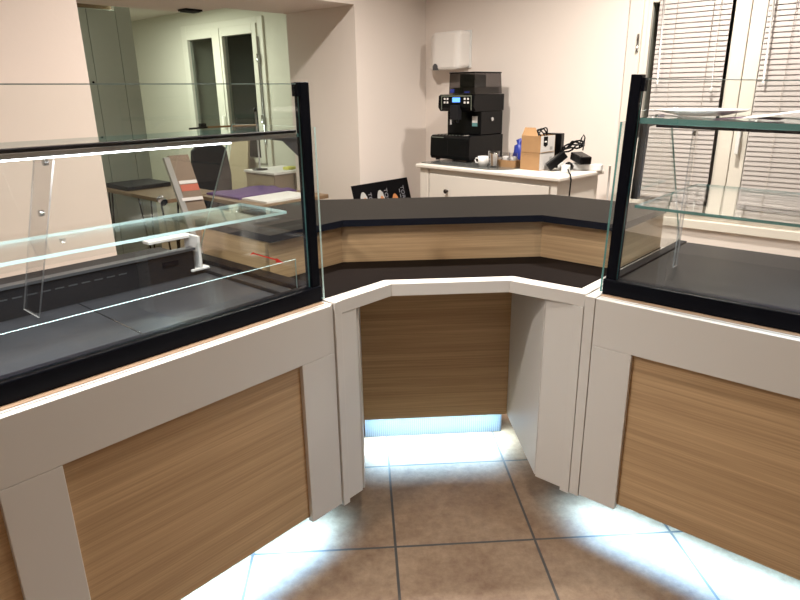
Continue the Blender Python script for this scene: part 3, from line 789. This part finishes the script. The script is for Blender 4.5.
# ------------------------------------------------------------------ plate and papers on the right upper shelf
def Rw(u, v, z): p = Rp(u, v); return (p[0], p[1], z)
def rs_top(u): return 1.3242-.056*(u-.08)*.45+.0006
t = thing('plate', 'wide shallow white plate on the upper glass shelf of the right display', 'plate', Rw(.20, .23, rs_top(.10)+.0015), 0)
MB().lathe([(.062, 0), (.066, .002), (.105, .010), (.118, .0145), (.117, .0165), (.104, .0125), (.064, .0045), (.001, .004)], 48).build('plate_body', M['cup'], t)
def sheet(name, u, v, w, d, rz, z, mat, label, curl):
    n = 12; mb = MB()
    for i in range(n+1):
        x = -w/2+w*i/n
        zz = curl*(1-cos(2*pi*i/n))/2
        mb.v += [(x, -d/2, zz), (x, d/2, zz), (x, -d/2, zz+.0008), (x, d/2, zz+.0008)]
    for i in range(n):
        a = i*4; b = a+4
        mb.face([a, a+1, b+1, b]); mb.face([a+2, b+2, b+3, a+3]); mb.face([a, b, b+2, a+2]); mb.face([a+1, a+3, b+3, b+1])
    mb.face([0, 2, 3, 1]); mb.face([n*4, n*4+1, n*4+3, n*4+2])
    o = mb.build(name, mat, None); o.location = Rw(u, v, z); o.rotation_euler = (0, 0, -R45+radians(rz))
    return tag(o, label, 'paper')
sheet('leaflet', .335, .175, .15, .12, 6, rs_top(.25), M['lilac'], 'dark lilac printed leaflet under the white sheet on the upper glass shelf', .004)
sheet('paper_sheet', .475, .19, .30, .20, 8, rs_top(.34)+.007, M['paper'], 'white paper sheet curling up on the upper glass shelf beside the plate', .016)
o = MB().box(-.012, .012, -.006, .006, 0, .008).build('metal_clip', M['chrome'], None, .002)
o.location = Rw(.125, .115, rs_top(.1)); o.rotation_euler = (0, 0, .2); tag(o, 'small metal clip on the upper glass shelf just before the plate', 'clip')

# ------------------------------------------------------------------ the other room
def far(name, label, cat, a=0, b=0, z=0, rz=0., group=None):
    return thing(name, label, cat, (S*(a-b), S*(a+b), z), R45+rz, group)
t = far('tall_cabinet', 'tall grey-green cabinet in the other room beside the rose wall', 'cabinet', 2.60, 5.09)
MB().box(-1.0, -.0, .002, .45, 0, 2.02).build('body', M['greydoor'], t, .002)
MB().box(-.118, .0, -.018, .0, .06, 2.065).build('door', M['greydoor'], t, .002)
d = MB().box(-.338, -.122, -.018, .0, .06, 2.015).build('door', M['greydoor'], t, .002)
d = MB().box(-.66, -.342, -.018, .0, .06, 2.015).build('door', M['greydoor'], t, .002)
MB().tube([(-.37, -.0185, 1.50), (-.37, -.028, 1.50)], .008, 10).build('lock', M['blk'], d)
MB().box(-1.0, -.122, .03, .45, 2.021, 2.06).build('top_board', M['brown'], t)
def hairpin_table(name, label, a0, a1, b0, b1):
    t = far(name, label, 'table', (a0+a1)/2, (b0+b1)/2, 0, 0, 'hairpin-leg tables in the other room')
    w, d = (a1-a0)/2, (b1-b0)/2
    MB().box(-w, w, -d, d, .722, .748).build('tabletop', M['brown'], t, .002)
    for sx in (-1, 1):
        for sy in (-1, 1):
            x, y = sx*(w-.05), sy*(d-.05)
            MB().tube([(x-sx*.07, y, .7215), (x-sx*.002, y, .01), (x, y, .006), (x, y-sy*.002, .01), (x, y-sy*.10, .7215)], .0065, 8).build('leg', M['blk'], t)
    return t
hairpin_table('hairpin_table', 'brown hairpin-leg table standing by the tall cabinet, with the black case on it', 2.05, 2.48, 3.88, 4.95)
hairpin_table('hairpin_table', 'brown hairpin-leg table in the opening with purple cloth and papers on it', 2.29, 2.86, 3.18, 3.86)
o = MB().box(-.17, .17, -.17, .17, 0, .032).build('flat_case', M['blackmat'], None, .006)
o.location = (S*(2.25-4.62), S*(2.25+4.62), .7485); o.rotation_euler = (0, 0, R45); tag(o, 'flat black case lying on the table beside the tall cabinet', 'case')
pc = MB(); n = 8
for i in range(n+1):
    for j in range(n+1):
        pc.v.append((-.24+.48*i/n, -.19+.38*j/n, .012+.008*sin(i*1.3)*cos(j*1.7)))
for i in range(n+1):
    for j in range(n+1):
        x, y, z = pc.v[i*(n+1)+j]; pc.v.append((x, y, 0))
K = (n+1)**2
for i in range(n):
    for j in range(n):
        a = i*(n+1)+j; q = [a, a+n+1, a+n+2, a+1]
        pc.face(q, 0, True); pc.face([k+K for k in q][::-1])
ring = [i*(n+1) for i in range(n)]+[n*(n+1)+j for j in range(n)]+[i*(n+1)+n for i in range(n, 0, -1)]+list(range(n, 0, -1))
for a, b in zip(ring, ring[1:]+ring[:1]): pc.face([a, a+K, b+K, b])
o = pc.build('purple_cloth', M['purple'], None); o.location = (S*(2.585-3.66), S*(2.585+3.66), .7485); o.rotation_euler = (0, 0, R45)
tag(o, 'folded purple cloth on the table in the opening', 'cloth')
o = MB().box(-.19, .19, -.13, .13, 0, .012).build('paper_stack', M['paper'], None); o.location = (S*(2.55-3.33), S*(2.55+3.33), .7485); o.rotation_euler = (0, 0, R45)
tag(o, 'stack of white papers beside the purple cloth on the table', 'paper')
t = far('storage_cabinet', 'brown storage cabinet on dark legs under the far window, white papers on top', 'cabinet', 3.0, 3.94)
MB().box(0, .36, 0, .37, .28, .805).build('body', M['browncab'], t, .003)
MB().box(-.004, .0, .012, .36, .30, .79).build('door', M['beige'], t, .002)
MB().box(.19, .1935, -.003, .0, .29, .795).build('door_gap', M['blk'], t)
MB().box(-.012, .37, -.012, .38, .8055, .823).build('top_board', M['paper'], t, .002)
for x in (.03, .33):
    for y in (.03, .34):
        MB().tube([(x, y, .28), (x+(.04 if x > .1 else -.04), y, 0)], .014, 8).build('leg', M['blk'], t)
o = MB().box(-.045, .045, -.03, .03, 0, .022).build('yellow_pad', M['yellow'], None, .003); o.location = (S*(3.22-4.03), S*(3.22+4.03), .8235); o.rotation_euler = (0, 0, R45+.2)
tag(o, 'small yellow pad on the white top of the brown storage cabinet', 'pad')
t = far('boom_stand', 'thin metal stand with a horizontal boom and black clamp on the brown cabinet', 'stand', 3.06, 4.20, .8232)
MB().lathe([(.06, 0), (.06, .008), (.012, .014)], 20).build('base', M['blk'], t)
MB().tube([(0, 0, .012), (0, 0, .445)], .007, 8).build('pole', M['metalgrey'], t)
MB().lathe([(.011, .4455), (.013, .45), (.011, .475)], 12).build('pole_cap', M['blk'], t)
dvx = Vector((-.52, .0, 0)); dvx.rotate(Matrix.Rotation(-R45, 3, 'Z'))
MB().tube([(0.0, 0.0, .345), tuple(dvx*.72+Vector((0, 0, .335)))], .0075, 8).build('boom', M['card'], t)
MB().tube([tuple(dvx*.72+Vector((0, 0, .335))), tuple(dvx+Vector((0, 0, .325)))], .007, 8).build('boom_tip', M['blk'], t)
c_ = dvx*.80+Vector((0, 0, .3425)); MB().box(c_.x-.022, c_.x+.022, c_.y-.022, c_.y+.022, c_.z-.012, c_.z+.022).build('clamp', M['blk'], t, .004)
# beige panel under the far window
p = MB(); p.hexa([(0, -.24, 0), (0, .24, 0), (.02, .24, 0), (.02, -.24, 0), (.20, -.13, .985), (.20, .13, .985), (.22, .13, .985), (.22, -.13, .985)])
o = p.build('leaning_board', M['beige'], None, flip=True); o.location = (S*(3.40-5.22), S*(3.40+5.22), 0); o.rotation_euler = (0, 0, R45)
tag(o, 'tapered beige board leaning under the far window', 'board')
# board leaning on the table end
t = thing('leaning_shelf_board', 'brown board with grey metal edge and red-and-white label leaning on the table end', 'board', (-.95, 3.90, 0))
tilt = Vector((-.235, 0, 1.05)).normalized(); wv = Vector((.85, .53, 0)).normalized(); nv = tilt.cross(wv)
def slab(x0, x1, h0, h1, n0, n1, name, mat):
    mb = MB(); P = lambda x, h, n: tuple(wv*x+tilt*h+nv*n)
    mb.hexa([P(x0,h0,n0), P(x1,h0,n0), P(x1,h0,n1), P(x0,h0,n1), P(x0,h1,n0), P(x1,h1,n0), P(x1,h1,n1), P(x0,h1,n1)])
    return mb.build(name, mat, t)
slab(0, .032, .01, 1.07, -.03, .012, 'metal_edge', M['metalgrey'])
slab(.033, .15, .01, 1.08, -.02, .008, 'brown_panel', M['browncab'])
slab(.04, .148, .86, .90, -.0215, -.0205, 'label', M['redlabel']); slab(.04, .148, .905, .925, -.0215, -.0205, 'label', M['paper']); slab(.02, .148, .80, .82, -.0315, -.0305, 'label', M['paper'])
# dark chair
t = far('padded_chair', 'charcoal padded chair standing between the two hairpin-leg tables', 'chair', 2.72, 4.55)
MB().box(-.19, .19, -.18, .18, .43, .48).build('seat', M['charcoal'], t, .02)
bk = MB().prism([(-.16, .52), (.16, .52), (.175, .80), (.15, 1.0), (.10, 1.035), (-.10, 1.035), (-.15, 1.0), (-.175, .80)], -.20, -.165, 'y')
bk.build('backrest', M['charcoal'], t, .012)
for x in (-.165, .165):
    for y in (-.165, .165):
        top = .43 if y > 0 else .53
        MB().tube([(x, y, 0), (x*.97, y-.012*(y < 0), top)], .011, 8).build('leg', M['blk'], t)
# vent in the bulkhead soffit
t = far('ceiling_vent', 'small black vent in the bulkhead soffit of the other room', 'vent', 2.44, 3.96, 1.912)
MB().box(-.06, .06, -.05, .05, .0, .0125).build('vent_frame', M['blk'], t, .002)
g = MB()
for i in range(5): g.box(-.05, .05, -.04+i*.018, -.031+i*.018, -.004, -.0005)
g.build('vent_slats', M['blackmat'], t)

# ------------------------------------------------------------------ lights
def area(name, loc, power, rgb, size, sy=None, rot=(0, 0, 0), spread=180, shape='DISK'):
    l = bpy.data.lights.new(name, 'AREA'); l.energy = power; l.color = rgb; l.shape = shape; l.size = size
    if sy: l.size_y = sy
    l.spread = radians(spread)
    o = bpy.data.objects.new(name, l); COL.objects.link(o); o.location = loc; o.rotation_euler = rot
    return o
WARM = (1, .92, .84)
spots_and_fills = [(-1.0, .95, 31), (1.55, 1.1, 11), (.28, 1.45, 15), (1.35, 2.85, 46), (.0, 2.90, 50), (.3, -1.2, 3.5)]  # unseen; central and camera-side ones are added fill for splashback and knee panel
for i, (x, y, pw) in enumerate(spots_and_fills):
    t = thing('ceiling_spot_and_fill', 'round recessed warm spotlight in the main room ceiling, out of view, some added as fill', 'ceiling light', (x, y, 2.60), 0, 'recessed ceiling spotlights and added fills')
    MB().lathe([(.075, 0), (.095, .003), (.095, .0195), (.075, .0195)], 28).build('ring', M['chrome'], t)
    MB().lathe([(.070, .004), (.070, .008)], 28).build('lens', M['lamp'], t)
    area('spot_and_fill_light', (x, y, 2.595), pw, WARM, .13, spread=150)
area('far_light', (S*(2.75-5.6), S*(2.75+5.6), 2.15), 40, (.95, 1.0, .84), .5, 1.0, (0, 0, R45), shape='RECTANGLE')
area('far_light', (S*(1.2-4.6), S*(1.2+4.6), 2.15), 12, (.95, 1.0, .84), .4, .6, (0, 0, R45), shape='RECTANGLE')
COLD = (.32, .63, 1.0)
def strip_light(p, q, z, power, rgb, width=.012, spread=125):
    c = ((p[0]+q[0])/2, (p[1]+q[1])/2, z); d = (q[0]-p[0], q[1]-p[1])
    return area('led_light', c, power, rgb, math.hypot(*d), width, (0, 0, math.atan2(d[1], d[0])), spread, 'RECTANGLE')
strip_light(Lp(-.01, .102), Lp(1.74, .102), .1335, 25, COLD, spread=112)
strip_light(Rp(-.01, .102), Rp(1.74, .102), .1335, 25, COLD, spread=112)
strip_light((-.015, 2.306), (.56, 2.306), .1195, 13, (.50, .78, 1.0), spread=140)
strip_light(Lp(.25, .084), Lp(1.74, .084), 1.2832, 13.0, (.92, .95, 1.0), spread=150)
l_ = strip_light(Rp(.23, .079), Rp(1.70, .079), 1.2842, 34.0, (.62, .82, 1.0), spread=150); l_.rotation_euler.y = .0246  # unseen right shelf strip, added to light the tray and bar end

w = bpy.data.worlds.new('World'); SC.world = w; w.use_nodes = True
w.node_tree.nodes['Background'].inputs['Color'].default_value = (.5, .45, .4, 1)
w.node_tree.nodes['Background'].inputs['Strength'].default_value = .02
SC.view_settings.view_transform = 'Standard'; SC.view_settings.look = 'None'
SC.view_settings.exposure = 0.0; SC.view_settings.gamma = 1; SC.view_settings.use_curve_mapping = False
SC.cycles.transparent_max_bounces = 24; SC.cycles.max_bounces = 10; SC.cycles.caustics_reflective = False; SC.cycles.caustics_refractive = False
SC.cycles.sample_clamp_indirect = 6
